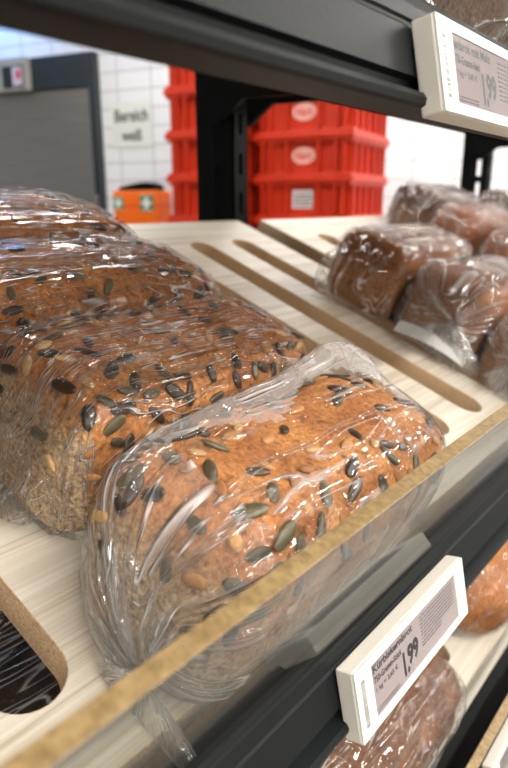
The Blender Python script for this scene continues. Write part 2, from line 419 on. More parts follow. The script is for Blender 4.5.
# ------------------------------------------------------------------ bread
def sgp(v, e): return math.copysign(abs(v)**e, v)
class Loaf:
    def __init__(s, L, Wd, H, seed=0, lump=.035, endp=7.0, endq=.33, topp=.66, sidep=.42, rp=None, rq=None):
        s.L, s.W, s.H, s.seed, s.lump, s.endp, s.endq, s.topp, s.sidep = L*A, Wd*A, H*A, seed, lump*A, endp, endq, topp, sidep
        s.rp, s.rq = rp, rq
    def pt(s, t, ph, infl=0., rough=True):
        """t -1..1 along, ph angle; cross section with flat base and domed crown"""
        e = max(0., 1-abs(t)**s.endp)**s.endq
        if t > 0 and s.rp: e = max(0., 1-abs(t)**s.rp)**s.rq
        c, sn = math.cos(ph), math.sin(ph)
        if sn >= 0:
            y = s.W/2*sgp(c, s.sidep+.12); z = .42*s.H + .58*s.H*sgp(sn, s.topp)*(0.80+.20*e)
        else:
            y = s.W/2*sgp(c, .30)*(1-.05*abs(sn)); z = .42*s.H + .42*s.H*sgp(sn, .35)
        x = t*s.L/2
        z0 = .30*s.H
        y *= e; z = z0 + (z-z0)*(e if z > z0 else min(1, e**.5))
        P = Vector((x, y, z))
        if rough and s.lump:
            k = noise.fractal(P*(26) + Vector((s.seed*7.3, 0, 0)), 1.0, 2.0, 4)
            d = Vector((x*.15, y, z-z0)); d = d.normalized() if d.length > 1e-6 else Vector((0,0,1))
            P += d*k*s.lump*.55*min(1, max(0,(z/s.H)*2.2))
        if P.z < .0015: P.z = .0015
        if infl:
            d = Vector((x/s.L*.5*abs(t)**3, y/s.W, (z-z0)/s.H))
            if d.length > 1e-6: P += d.normalized()*infl
        return P
    def mesh(s, nt=64, nph=72):
        bm = bmesh.new(); rings = []
        for i in range(1, nt):
            u = -1+2*i/nt; t = math.sin(u*math.pi/2)*.8+u*.2; t = max(-.9999, min(.9999, t))
            rings.append([bm.verts.new(s.pt(t, 2*math.pi*j/nph)) for j in range(nph)])
        for a, b in zip(rings, rings[1:]):
            for j in range(nph): bm.faces.new([a[j], a[(j+1)%nph], b[(j+1)%nph], b[j]])
        for r, sg in ((rings[0], -1), (rings[-1], 1)):
            c = bm.verts.new(Vector((sg*s.L/2, 0, .30*s.H)))
            for j in range(nph): bm.faces.new([r[j], r[(j+1)%nph], c])
        return bm

def seed_mesh(l, w, h, sharp=1.0):
    bm = bmesh.new(); nu, nv = 12, 10
    rings = []
    for i in range(1, nu):
        u = -1+2*i/nu
        r = (1-abs(u)**2.0)**.5*(1-.22*sharp*(u+1)/2)
        rings.append([bm.verts.new((u*l/2, r*w/2*math.cos(2*math.pi*j/nv),
                      r*h/2*sgp(math.sin(2*math.pi*j/nv), .8)+ .0*u)) for j in range(nv)])
    for a, b in zip(rings, rings[1:]):
        for j in range(nv): bm.faces.new([a[j], a[(j+1)%nv], b[(j+1)%nv], b[j]])
    for r, x in ((rings[0], -l/2), (rings[-1], l/2)):
        c = bm.verts.new((x, 0, 0))
        for j in range(nv): bm.faces.new([r[j], r[(j+1)%nv], c])
    bmesh.ops.recalc_face_normals(bm, faces=bm.faces)
    me = bpy.data.meshes.new('seed'); bm.to_mesh(me); bm.free()
    for p_ in me.polygons: p_.use_smooth = True
    return me
SEEDM = [plain('pumpkin_seed_skin_%d' % i, c, .33, 0, .5, 500, .5, .35, 0, 160) for i, c in
         enumerate([(.030,.020,.011), (.060,.044,.022), (.10,.080,.042), (.040,.020,.011)])]
KERM = [plain('kernel_skin_%d' % i, c, .5, 0, .5, 400, .4, .25, 0, 150) for i, c in
        enumerate([(.44,.22,.075), (.30,.13,.045), (.52,.32,.14)])]
PUMP = []
for i, mt in enumerate(SEEDM):
    me = seed_mesh((.0112+.0008*i), .0064, .0028); me.materials.append(mt); PUMP.append(me)
KERN = []
for i, mt in enumerate(KERM):
    me = seed_mesh(.0088, .0058-.0006*i, .0028); me.materials.append(mt); KERN.append(me)

def sprinkle(loaf, bread, n, nk, rnd, lo=10, hi=170):
    placed = []
    tries = 0
    while len(placed) < n+nk and tries < 9000:
        tries += 1
        t = rnd.uniform(-.99, -.45) if rnd.random() < .22 else rnd.uniform(-.99, .96); ph = math.radians(rnd.uniform(lo, hi))
        if rnd.random() < .12: ph = math.radians(rnd.choice([rnd.uniform(-12, 12), rnd.uniform(168, 192)]))
        if abs(t) > .94 and rnd.random() < .5: continue
        P = loaf.pt(t, ph)
        if P.z < .36*loaf.H: continue
        if any((P-q).length < (.0062 if rnd.random() < .3 else .0088) for q in placed): continue
        e = .012
        dT = loaf.pt(min(.999, t+e), ph)-loaf.pt(max(-.999, t-e), ph)
        dP = loaf.pt(t, ph+.05)-loaf.pt(t, ph-.05)
        nrm = dT.cross(dP)
        if nrm.length < 1e-9: continue
        nrm.normalize()
        if nrm.dot(P-Vector((P.x*.6, 0, loaf.H*.3))) < 0: nrm = -nrm
        isk = len(placed) >= n
        me = rnd.choice(KERN) if isk else rnd.choice(PUMP)
        o = bpy.data.objects.new('sunflower_kernel' if isk else 'pumpkin_seed', me); link(o); o.parent = bread
        q = nrm.to_track_quat('Z', 'Y').to_matrix().to_4x4()
        tilt = Euler((rnd.uniform(-.22,.22), rnd.uniform(-.22,.22), rnd.uniform(0, 6.28))).to_matrix().to_4x4()
        sc = rnd.uniform(.8, 1.2)
        o.matrix_local = Matrix.Translation(P+nrm*.0005) @ q @ tilt @ Matrix.Scale(sc, 4)
        placed.append(P)

def bag(loaf, film, parent, rnd, infl=.0022, knot=None, knot_d=.06, right='flat', pleats=17, pl_amp=.0035,
        wr_ang=0., wr_amp=.0012, wr_f=55., puffs=(), tail=.10, flap=None, name='plastic_bag', right_d=.10, milky=None):
    """film sleeve swept along the loaf; one end gathered to a knot or left as a flat flap"""
    nph = 150; rows = []
    ca, sa = math.cos(wr_ang), math.sin(wr_ang)
    phs = [2*math.pi*j/nph for j in range(nph)]
    sd = rnd.uniform(0, 50)
    pz = [noise.noise(Vector((math.cos(q)*1.6+sd, math.sin(q)*1.6, 0)))*5 for q in phs]
    def wrinkle(P, ph):
        u = P.x*ca + P.y*sa; v = -P.x*sa + P.y*ca
        k = noise.noise(Vector((u*wr_f*.12+sd, v*wr_f, P.z*wr_f*.5)))
        k2 = noise.noise(Vector((u*wr_f*.3, v*wr_f*2.6+sd, P.z*wr_f*1.2)))
        r = (1-abs(k)*2.2); r = max(0, r)**3
        return wr_amp*(r*1.1 + k2*.5)
    def outn(ph, P):
        d = Vector((0, P.y/loaf.W, (P.z-.3*loaf.H)/loaf.H)); return d.normalized() if d.length > 1e-6 else Vector((0,0,1))
    tR, tL = .93, (-.985 if loaf.endp >= 9 else -.93)
    nb = 110
    # right cap (flat seam)
    nr = 18
    def hull(t, ph):
        P = loaf.pt(t, ph, infl, False)
        d = outn(ph, P)
        a = wrinkle(P, ph) + .0006
        for (pt_, pph, rt_, rph, am) in puffs:
            dp = (ph-pph+math.pi) % (2*math.pi)-math.pi
            a += am*math.exp(-((t-pt_)/rt_)**2-(dp/rph)**2)
        P = P + d*a
        if P.z < .0006: P.z = .0006
        return P
    for i in range(nr):
        s = 1-i/nr
        row = []
        for ph in phs:
            H = hull(tR, ph)
            zc = .30*loaf.H
            k = 1-.90*s**1.6
            P = Vector((loaf.L/2*tR + (right_d*A)*s + .0*k, H.y*(1-.12*s), zc+(H.z-zc)*k))
            P.y += .002*math.sin(9*ph+sd)*s
            row.append(P)
        rows.append(row)
    for i in range(nb+1):
        t = tR+(tL-tR)*i/nb
        row = []
        for j, ph in enumerate(phs):
            P = hull(t, ph)
            if knot:
                g = max(0, (-t-.35)/.58)
                P += outn(ph, P)*(pl_amp*.5*g**2*math.cos(pleats*ph+pz[j]))
                if P.z < .0006: P.z = .0006
            row.append(P)
        rows.append(row)
    last = rows[-1]
    xL = last[0].x
    if knot:
        ky, kz = knot[0]*A, knot[1]*A; xk = -loaf.L/2-knot_d*A
        nc = 44
        for i in range(1, nc+1):
            s = i/nc; row = []
            for j, ph in enumerate(phs):
                B = last[j]
                g = s**1.0
                rad = 1-g*(1-.035)
                y = ky+(B.y-ky)*rad; z = kz+(B.z-kz)*rad
                # x bulges quickly outwards past the rounded loaf end, then on to the knot
                x = B.x + (xk-B.x)*(1-(1-s)**2.6)
                pl = math.cos(pleats*ph+pz[j])
                x -= pl_amp*(.5+.5*pl)*math.sin(math.pi*min(1, s*1.02))**.7*(1-.3*s)
                d = Vector((0, y-ky, z-kz))
                tang = Vector((0, -(z-kz), y-ky))
                if tang.length > 1e-7: tang.normalize()
                P = Vector((x, y, z)) + tang*pl_amp*.35*math.sin(pleats*2*ph+pz[j]*1.4)*math.sin(math.pi*s)
                if P.z < .0006: P.z = .0006
                row.append(P)
            rows.append(row)
        # tail beyond the knot
        nt_ = 14
        for i in range(1, nt_+1):
            s = i/nt_; row = []
            for j, ph in enumerate(phs):
                r = (.010 + .10*s**.8)*A*(1+.30*math.cos(pleats*ph+pz[j]))
                P = Vector((xk - tail*.35*A*s, ky + r*math.cos(ph)*1.3 - tail*A*s, max(.0006, kz + r*math.sin(ph)*.55 - kz*.7*s)))
                row.append(P)
            rows.append(row)
    else:
        fd, fy, fz = flap if flap else (.12, 0, 0)
        nc = 26
        for i in range(1, nc+1):
            s = i/nc; row = []
            for j, ph in enumerate(phs):
                B = last[j]
                k = 1-.95*max(0, (s-.2)/.8)**1.3
                y = B.y*k + fy*A*s + .003*math.sin(B.z*260+sd)*s*math.sin(3*s)
                z = B.z*(1+fz*s)
                x = B.x - (loaf.L/2*(1-abs(tL)) + .004)*min(1, s*4) - fd*A*s + .004*math.sin(B.z*150)*s
                row.append(Vector((x, y, max(.0006, z))))
            rows.append(row)
    bm = bmesh.new(); uvl = bm.loops.layers.uv.new('UVMap')
    V = [[bm.verts.new(q) for q in r] for r in rows]
    gath = nr+nb-14 if knot else 10**6
    for i, (a, b) in enumerate(zip(V, V[1:])):
        for j in range(nph):
            f = bm.faces.new([a[j], a[(j+1)%nph], b[(j+1)%nph], b[j]])
            for lp_, (uu, vv) in zip(f.loops, ((j, i), (j+1, i), (j+1, i+1), (j, i+1))): lp_[uvl].uv = (uu/nph, vv/100)
            if i > gath: f.material_index = 1
            elif milky and milky[0] < phs[j]+.12*math.sin(i*.13) < milky[1] and (tR+(tL-tR)*(i-nr)/nb) > milky[2]: f.material_index = 2
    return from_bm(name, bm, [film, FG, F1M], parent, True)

def place(root, xl, yf, lev, L, Wd, rz=0):
    """xl = left end, yf = front side of the loaf (module units on the slope)"""
    y = yf + Wd/2*CT
    root.location = SP(xl+L/2, y, .006, lev)
    root.rotation_mode = 'XYZ'
    M = Matrix.Rotation(TILT, 4, 'X') @ Matrix.Rotation(rz, 4, 'Z')
    root.rotation_euler = M.to_euler()

ORANGE = dict(top_a=(.57,.25,.075), top_b=(.29,.095,.026), side_a=(.60,.44,.27), side_b=(.40,.28,.165))
def wrapped(name, label, cat, group, xl, yf, lev, L, Wd, H, crust, film, seedn=0, kern=0, rz=0, lo=10, hi=170, lp={}, **bk):
    rnd = random.Random(hash_(label))
    lf = Loaf(L, Wd, H, seed=rnd.uniform(0, 9), **lp)
    root = empty(name); place(root, xl, yf, lev, L, Wd, rz)
    br = from_bm('bread', lf.mesh(), crust, root, True)
    if seedn: sprinkle(lf, br, seedn, kern, rnd, lo, hi)
    b = bag(lf, film, root, rnd, **bk)
    tag(root, label, cat, group)
    return root, lf, b
def hash_(s):
    h = 7
    for ch in s: h = (h*31+ord(ch)) % 1000003
    return h

GS = 'bagged pumpkin seed loaves in the left column'
C1 = m_crust('seeded_crust_front', **ORANGE, zmid=.33, zw=.14, end_pale=.40, seed=1.3)
C2 = m_crust('seeded_crust_second', **ORANGE, zmid=.34, zw=.10, end_pale=.45, seed=4.1)
C3 = m_crust('seeded_crust_rear', **ORANGE, zmid=.34, zw=.10, end_pale=.2, seed=8.2)
FG = m_film('bag_film_gathered', 0, 1, 1, 1.3, .10, glint_streak=.9, uv=True)
F1 = m_film('bag_film_smooth', math.radians(-75), 7, 60, .5, .01, glint_streak=.38, fine=.15, dist=.008)
F1M = m_film('bag_film_loose_double', math.radians(-14), 12, 60, .7, .26, glint_streak=.35, fine=.3)
F2 = m_film('bag_film_diagonal', math.radians(-24), 20, 190, 1.0, .01, glint_streak=1.0, zf=.12, fine=.25, dist=.012)
F3 = m_film('bag_film_lengthwise', math.radians(-6), 20, 160, 1.0, .01, glint_streak=.9, zf=.25, fine=.25, dist=.010)
LW = .49; LH = .455; LL = 1.14
wrapped('bagged_seeded_loaf', 'front bagged pumpkin seed loaf pressed against the clear guard, bag gathered at its left end', 'bread', GS,
        .745, .775, 0, 1.20, LW, LH, C1, F1, 98, 60, lp=dict(endp=10., endq=.36, rp=4.5, rq=.42), knot=(-.13, .085), knot_d=.045, pleats=21, pl_amp=.0042, tail=.05,
        wr_ang=math.radians(70), wr_amp=.0010, wr_f=40, puffs=((.60, 1.0, .40, .42, .017), (-.1, .95, .6, .35, .006)), milky=(.35, 1.35, -.75), right_d=.08)
wrapped('bagged_seeded_loaf', 'second bagged pumpkin seed loaf from the guard, streaked film over its large pale end', 'bread', GS,
        .80, 1.285, 0, 1.14, LW, LH, C2, F2, 92, 60, lp=dict(endp=14., endq=.36, rp=4., rq=.45), knot=None, flap=(.05, 0, -.5),
        wr_ang=math.radians(24), wr_amp=.0016, wr_f=70, right_d=.09)
wrapped('bagged_seeded_loaf', 'third bagged pumpkin seed loaf from the guard, film creased lengthwise', 'bread', GS,
        .76, 1.79, 0, 1.32, LW, LH, C3, F3, 80, 40, lp=dict(rp=3.2, rq=.55), knot=None, flap=(.05, 0, -.5),
        wr_ang=math.radians(3), wr_amp=.0018, wr_f=60, right_d=.10)
wrapped('bagged_seeded_loaf', 'rearmost bagged pumpkin seed loaf, in front of the steel door', 'bread', GS,
        .72, 2.29, 0, 1.38, LW, .43, C3, F3, 80, 40, lp=dict(rp=3.2, rq=.55), knot=None, flap=(.05, 0, -.5),
        wr_ang=math.radians(3), wr_amp=.0020, wr_f=60, right_d=.12)

# plain loaves across the slots
CB = m_crust('brown_tin_crust', (.32,.115,.024), (.17,.055,.013), (.34,.160,.052), (.21,.090,.026), zmid=.60, zw=.15, bump=.6, seed=2.)
CD = m_crust('dark_rye_crust', (.12,.055,.03), (.06,.028,.018), (.24,.13,.075), (.16,.085,.05), zmid=.55, zw=.1, bump=.6, seed=5.)
CR = m_crust('russet_crust', (.30,.10,.035), (.15,.05,.02), (.22,.10,.05), (.15,.07,.03), zmid=.4, zw=.2, bump=.6, seed=6.)
FP = m_film('bag_film_crumpled', math.radians(-20), 9, 75, .8, .01, glint_streak=.65, f0=.05, fine=.2, dist=.009)
FS = m_film('bag_film_star', math.radians(-12), 9, 70, .8, .01, glint_streak=.85, f0=.05, fine=.2, dist=.009)
GR = 'bagged brown loaves beyond the slots'
tin = dict(endp=26., endq=.36, sidep=.26, topp=.58, lump=.02, rp=8., rq=.4)
wrapped('bagged_brown_loaf', 'bagged brown tin loaf with smooth cut-looking end, whitish bag flap at its rear corner', 'bread', GR,
        3.37, 1.755, 0, 1.2, LW, .44, CB, FP, knot=None, flap=(.16, .17, -.15), lp=tin, wr_ang=.3, wr_amp=.0016, wr_f=50)
r2, lf2, b2 = wrapped('bagged_brown_loaf', 'bagged brown loaf with star-shaped gathered bag end and white paper strip', 'bread', GR,
        3.37, 1.245, 0, 1.2, LW, .44, CB, FS, lp=tin, knot=(-.12, .24), knot_d=.07, pleats=15, pl_amp=.006, tail=.05,
        wr_ang=.1, wr_amp=.002, wr_f=50, puffs=((-.5, 1.7, .5, .5, .008),))
bm = bmesh.new()
for i in range(8):
    pass
nseg = 10; top = []; bot = []
for i in range(nseg+1):
    s = i/nseg; y = (.18-.44*s)*A; z = (.045+.035*math.sin(s*3.0))*A; x = -lf2.L/2-(.075+.02*math.sin(s*4))*A
    top.append(bm.verts.new((x+.01*A, y, z+.06*A))); bot.append(bm.verts.new((x-.03*A, y, z)))
for i in range(nseg): bm.faces.new([top[i], top[i+1], bot[i+1], bot[i]])
bmesh.ops.solidify(bm, geom=bm.faces[:], thickness=.0004)
e = from_bm('paper_strip', bm, MPAPER, r2, True); e['label'] = 'white paper strip at the gathered bag end'
wrapped('bagged_brown_loaf', 'bagged brown loaf cut off by the right edge, nearest the guard in its column', 'bread', GR,
        3.37, .80, 0, 1.2, .43, .40, CB, FS, lp=tin, knot=(.0, .2), knot_d=.07, pleats=15, pl_amp=.005, tail=.05,
        wr_ang=.1, wr_amp=.002, wr_f=50)
GD = 'bagged dark loaves far back on the shelf'
wrapped('bagged_dark_loaf', 'far dark loaf with pale brown end in front of white tiles, rearmost in its column', 'bread', GD,
        5.78, 2.62, 0, 1.25, LW, .44, CD, FP, knot=None, flap=(.05, .1, .0), lp=tin, wr_amp=.0014)
wrapped('bagged_dark_loaf', 'far russet loaf in shiny film, just in front of the dark loaf with pale end', 'bread', GD,
        5.45, 2.10, 0, 1.3, LW, .46, CR, FP, knot=None, flap=(.05, .0, .0), wr_amp=.002)
wrapped('bagged_dark_loaf', 'far brown loaf at the right edge, beside the see-through upright', 'bread', GD,
        7.75, 2.55, 0, 1.2, LW, .44, CD, FP, knot=None, flap=(.05, .0, .0), wr_amp=.002)
wrapped('bagged_dark_loaf', 'russet loaf in shiny film behind the loaf with the gathered star end', 'bread', GD,
        5.3, 1.58, 0, 1.3, LW, .46, CR, FP, knot=None, flap=(.05, .0, .0), wr_amp=.002)

# lower shelf
GL = 'bagged loaves on the lower shelf'
def m_rustic():
    return m_crust('rustic_dark_crust', (.20,.085,.035), (.085,.036,.02), (.23,.13,.07), (.13,.065,.035), zmid=.35, zw=.1, bump=1., seed=11.)
FL = m_film('bag_film_taut', math.radians(-86), 18, 120, .7, .01, glint_streak=.6, fine=.2, f0=.05)
wrapped('bagged_rustic_loaf', 'dark scored loaf in streaky film on the lower shelf, right under the lower price tag', 'bread', GL,
        1.42, .84, -1, 1.10, .56, .46, m_rustic(), FL, knot=None, flap=(.04, 0, 0), wr_ang=1.5, wr_amp=.0018, wr_f=60, right_d=.07)
wrapped('bagged_round_loaf', 'orange-brown rounded loaf in film on the lower shelf at the right edge', 'bread', GL,
        3.10, .88, -1, 1.0, .62, .46, m_crust('golden_crust', (.50,.20,.055), (.34,.115,.03), (.40,.18,.06), (.30,.12,.04), zmid=.3, bump=.4, seed=3.),
        FP, knot=None, flap=(.03, 0, 0), lp=dict(endp=3., endq=.45), wr_amp=.0014)
wrapped('bagged_black_loaf', 'nearly black loaf in shiny film seen through the rounded slot at lower left', 'bread', GL,
        .45, 1.50, -1, 1.2, 1.0, .50, m_crust('black_bread_crust', (.030,.018,.012), (.014,.009,.007), (.035,.02,.014), (.02,.012,.009), bump=1., seed=9.),
        FP, knot=None, flap=(.03, 0, 0), wr_amp=.0014)
# top shelf
GT = 'bagged loaves on the top shelf'
CT_ = m_crust('brown_top_shelf_crust', (.22,.11,.065), (.12,.055,.035), (.26,.15,.10), (.18,.10,.06), zmid=.4, bump=.6, seed=13.)
wrapped('bagged_top_loaf', 'bagged brown loaf on the top shelf, left of the other at the upper right corner', 'bread', GT,
        1.25, .80, 1, .98, LW, .42, CT_, FP, knot=None, flap=(.05, 0, 0), wr_amp=.002)
wrapped('bagged_top_loaf', 'bagged brown loaf on the top shelf, right of the other at the upper right corner', 'bread', GT,
        2.40, .80, 1, 1.1, LW, .42, CT_, FP, knot=None, flap=(.05, 0, 0), wr_amp=.002)

# ------------------------------------------------------------------ price tags
FONT = None
def text_mesh(s, size, bold=0., xs=1., align='LEFT'):
    cu = bpy.data.curves.new('txt', 'FONT'); cu.body = s; cu.size = size; cu.offset = bold; cu.align_x = align
    cu.extrude = 0; cu.resolution_u = 3
    t = bpy.data.objects.new('txt', cu); link(t); bpy.context.view_layer.update()
    me = bpy.data.meshes.new_from_object(t.evaluated_get(bpy.context.evaluated_depsgraph_get()))
    bpy.data.objects.remove(t); me.materials.clear()
    me.transform(Matrix.Diagonal((xs, 1, 1, 1))); return me
def text(name, s, size, x, y, z, mat, parent, bold=0., width=None, align='LEFT', height=None, M=None):
    me = text_mesh(s, size, bold, 1., align)
    xs = [v.co.x for v in me.vertices]; ys = [v.co.y for v in me.vertices]
    w = max(xs)-min(xs); h = max(ys)-min(ys)
    kx = width/w if width else 1; ky = height/h if height else 1
    me.transform(Matrix.Diagonal((kx, ky, 1, 1)))
    me.transform(Matrix.Translation((x, y, z)))
    if M is not None: me.transform(M)
    return mobj(name, me, mat, parent)

def price_tag(name, lev, xl, title, titlew, label, width=.66, rnd=None):
    w = width*A; h = .188*A; th = .052*A
    a = math.atan2(.979, .206)
    root = empty(name, W(xl+width/2, .5585+.019, .175+.093+PITCH*(lev-1)), (a, 0, 0))
    # origin: centre of the front face
    bm = bmesh.new(); bx(bm, -w/2, w/2, -h/2, h/2, -th, -.0008, bev=.0008); from_bm('housing', bm, MWSIDE, root, False)
    bm = bmesh.new()
    # front bezel as four bars round the display
    l, r, b_, t_ = -w/2+.115*w, w/2-.105*w, -h/2+.13*h, h/2-.13*h
    zt, zb = 0.0, -.0014
    bx(bm, -w/2+.0003, l, -h/2+.0003, h/2-.0003, zb, zt); bx(bm, r, w/2-.0003, -h/2+.0003, h/2-.0003, zb, zt)
    bx(bm, l, r, -h/2+.0003, b_, zb, zt); bx(bm, l, r, t_, h/2-.0003, zb, zt)
    from_bm('bezel', bm, MWHITE, root)
    bm = bmesh.new(); bx(bm, l, r, b_, t_, -.0010, -.0005); from_bm('display', bm, MDISP, root)
    zz = -.0004; H = t_-b_; Wd = r-l
    def T(nm, s, fx, fy, fw, fh, mat=MINK, bold=.0): 
        return text(nm, s, .004, l+fx*Wd, b_+fy*H, zz, mat, root, bold, fw*Wd, 'LEFT', fh*H)
    T('product_name', title, .015, .80, titlew, .155, MINK, .00012)
    T('weight_line', '750-Gramm-Stück', .02, .60, .28, .13, MINK, .00010)
    T('unit_price', '1 kg = 2,65 €', .02, .42, .22, .13, MINK, .00010)
    T('price_main', '1.', .29, .12, .06, .50, MINK, .00020)
    T('price_cents', '99', .36, .24, .125, .42, MINK, .00018)
    rn = random.Random(3)
    # rows of tiny illegible print
    bm = bmesh.new()
    for k in range(9):
        y = b_+H*(.86-.075*k); x = l+.53*Wd; end = l+Wd*(.96 if k < 7 else .78)
        while x < end:
            ww = rn.uniform(.012, .05)*Wd; bx(bm, x, min(end, x+ww), y, y+.026*H, zz-.0001, zz); x += ww+.008*Wd
    from_bm('small_print', bm, MINKG, root)
    bm = bmesh.new()
    for k in range(2):
        y = b_+H*(.05+.05*k); x = l+.02*Wd; end = l+Wd*.24
        while x < end:
            ww = rn.uniform(.008, .02)*Wd; bx(bm, x, min(end, x+ww), y, y+.022*H, zz-.0001, zz); x += ww+.005*Wd
    from_bm('small_print', bm, MINKG, root)
    bm = bmesh.new(); y = -h/2+.16*h
    while y < h/2-.2*h:
        hh = rn.uniform(.006, .02)*h; bx(bm, -w/2+.035*w, -w/2+.062*w, y, y+hh, 0, .00006); y += hh+rn.uniform(.006, .018)*h
    from_bm('barcode', bm, MINKG, root)
    bm = bmesh.new(); bmesh.ops.create_circle(bm, cap_ends=True, segments=16, radius=.0009, matrix=Matrix.Translation((w/2-.045*w, .12*h, .0001)))
    from_bm('indicator', bm, MWSIDE, root)
    # clip behind
    bm = bmesh.new(); bx(bm, -w*.4, w*.4, -h*.3, h*.3, -th-.0034, -th); from_bm('clip', bm, MPOST, root)
    tag(root, label, 'price tag', 'electronic price tags')
    return root
price_tag('price_tag', 0, 1.106, 'Kürbiskernbrot', .42, 'white electronic price tag reading Kürbiskernbrot 1.99 on the middle rail')
price_tag('price_tag', 1, 1.295, 'enbrot mit Malz', .42, 'white electronic price tag with a bright glare, on the overhead rail')
price_tag('price_tag', -1, 2.47, 'Roggenbrot', .3, 'white electronic price tag corner at the bottom right edge')

# clear label pocket leaning inside the guard
# ------------------------------------------------------------------ room
FL_ = -ZC
def setting(name, bm, mat, uvdir=None):
    o = from_bm(name, bm, mat); o['kind'] = 'structure'; return o
def wall(name, p0, dr, ln, h0, h1, th=.12):
    d = Vector((dr[0], dr[1], 0)).normalized(); n = Vector((-d.y, d.x, 0))
    if n.dot(Vector((p0[0], p0[1], 0))) < 0: n = -n
    me = bpy.data.meshes.new(name)
    P = [Vector((p0[0], p0[1], 0)), Vector((p0[0], p0[1], 0))+d*ln]
    vs = []
    for q in (P[0], P[1], P[1]+n*th, P[0]+n*th):
        vs += [(q.x, q.y, h0), (q.x, q.y, h1)]
    fs = [(0,2,3,1), (2,4,5,3), (4,6,7,5), (6,0,1,7), (1,3,5,7), (0,6,4,2)]
    me.from_pydata(vs, [], fs)
    uv = me.uv_layers.new(name='UVMap')
    for pl in me.polygons:
        for li in pl.loop_indices:
            v = Vector(vs[me.loops[li].vertex_index]); uv.data[li].uv = ((v-P[0]).dot(d)+.07, v.z+.03)
    o = mobj(name, me, MTILE); o['kind'] = 'structure'
    return o, d, n
def hpos(px, depth):        # horizontal point seen under column px at a forward depth (metres)
    az = psi + math.atan((254-px)/658.4); r = depth/math.cos(az-psi)
    return Vector((r*math.cos(az), r*math.sin(az), 0))
wd = Vector((-.252, .968, 0))
C0 = Vector((2.936, 2.977, 0))
wl, dl, nl = wall('wall_left', C0, wd, 5.0, 0, 3.2)
wb, db, nb_ = wall('wall_back', C0, (.559, -.829), 6.0, 0, 3.2)
bm = bmesh.new(); bx(bm, -6, 9, -7, 8, -.1, 0); setting('floor', bm, MFLOOR)
bm = bmesh.new(); bx(bm, -6, 9, -7, 8, 3.2, 3.3); setting('ceiling', bm, MCEIL)
MW2 = plain('added_grey_wall', (.14,.13,.12), .7)  # unseen walls added around the room to block world light
bm = bmesh.new(); bx(bm, -6, 9, -7.1, -7, 0, 3.2); setting('added_wall_front', bm, MW2)
bm = bmesh.new(); bx(bm, -6.1, -6, -7, 8, 0, 3.2); setting('added_wall_side', bm, MW2)
bm = bmesh.new(); bx(bm, 9, 9.1, -7, 8, 0, 3.2); setting('added_wall_right', bm, MW2)

def local_frame(origin, d):
    """frame whose x runs along d (to the right as seen), y away from the eye, z up"""
    x = Vector((d[0], d[1], 0)).normalized(); z = Vector((0,0,1)); y = z.cross(x)
    return Matrix(((x.x, y.x, 0, origin[0]), (x.y, y.y, 0, origin[1]), (0, 0, 1, origin[2]), (0,0,0,1)))
# steel door on the left wall: right jamb under column ~101
tD = 1.0
def on_wall(px):      # parameter along the left wall under image column px
    az = psi + math.atan((254-px)/658.4)
    # C0 + t*wd has azimuth az
    ta = math.tan(az)
    return (C0.x*ta - C0.y)/(wd.y - wd.x*ta)
t1 = on_wall(107)
Md = local_frame(C0+wd*t1, -wd)      # x to the right, y into the wall
def zat(py, dist): return ZC + (203-py)/658.4*dist*1.0
door = empty('door_1'); door.matrix_world = Md; door['kind'] = 'structure'
DW = 1.5; DH = 2.36
bm = bmesh.new()
bx(bm, -.055, 0, -.05, .02, 0, DH, bev=.004); bx(bm, -DW, -DW+.055, -.05, .02, 0, DH, bev=.004)
bx(bm, -DW+.055, -.055, -.05, .02, DH-.20, DH, bev=.004)
from_bm('door_frame', bm, MDARK, door)
bm = bmesh.new(); bx(bm, -DW+.055, -.055, -.03, .0, .01, DH-.20, bev=.003); from_bm('door_panel', bm, MSTEEL, door)
bm = bmesh.new(); bx(bm, -.045, -.02, -.075, -.05, 1.35, 1.50, bev=.008); from_bm('door_handle', bm, plain('satin_metal', (.5,.5,.5), .3, 1), door)
# small control box above the door
cb = empty('control_box'); cb.matrix_world = Md @ Matrix.Translation((-.56, -.055, DH-.20))
bm = bmesh.new(); bx(bm, -.30, .06, -.05, 0, 0, .20, bev=.006); from_bm('casing', bm, plain('grey_casing', (.34,.34,.32), .5), cb)
bm = bmesh.new(); bx(bm, -.14, .04, -.056, -.05, .02, .15); from_bm('dark_window', bm, MDARK, cb)
bm = bmesh.new(); bx(bm, -.05, .03, -.060, -.056, .03, .14); from_bm('sticker', bm, plain('lilac_sticker', (.55,.5,.62), .5), cb)
bm = bmesh.new(); bx(bm, -.015, .02, -.062, -.060, .07, .12); from_bm('red_mark', bm, MREDP, cb)
tag(cb, 'small grey control box with a red mark above the steel door', 'control box')

# paper sign
ts = on_wall(136)
Ms = local_frame(C0+wd*ts, -wd)
sg = empty('wall_sign'); sg.matrix_world = Ms @ Matrix.Translation((0, -.003, 1.925))
bm = bmesh.new(); bx(bm, -.15, .15, -.004, 0, -.135, .135); from_bm('sheet', bm, plain('sign_paper', (.70,.72,.68), .5), sg)
rotx = Matrix.Rotation(math.pi/2, 4, 'X')
text('lettering', 'Bereich', .07, 0, .02, .0045, MINK, sg, .0016, .25, 'CENTER', .075, rotx)
text('lettering', 'weiß', .07, 0, -.095, .0045, MINK, sg, .0016, .15, 'CENTER', .072, rotx)
tag(sg, 'white paper sign reading Bereich weiß on the tiled wall', 'sign')

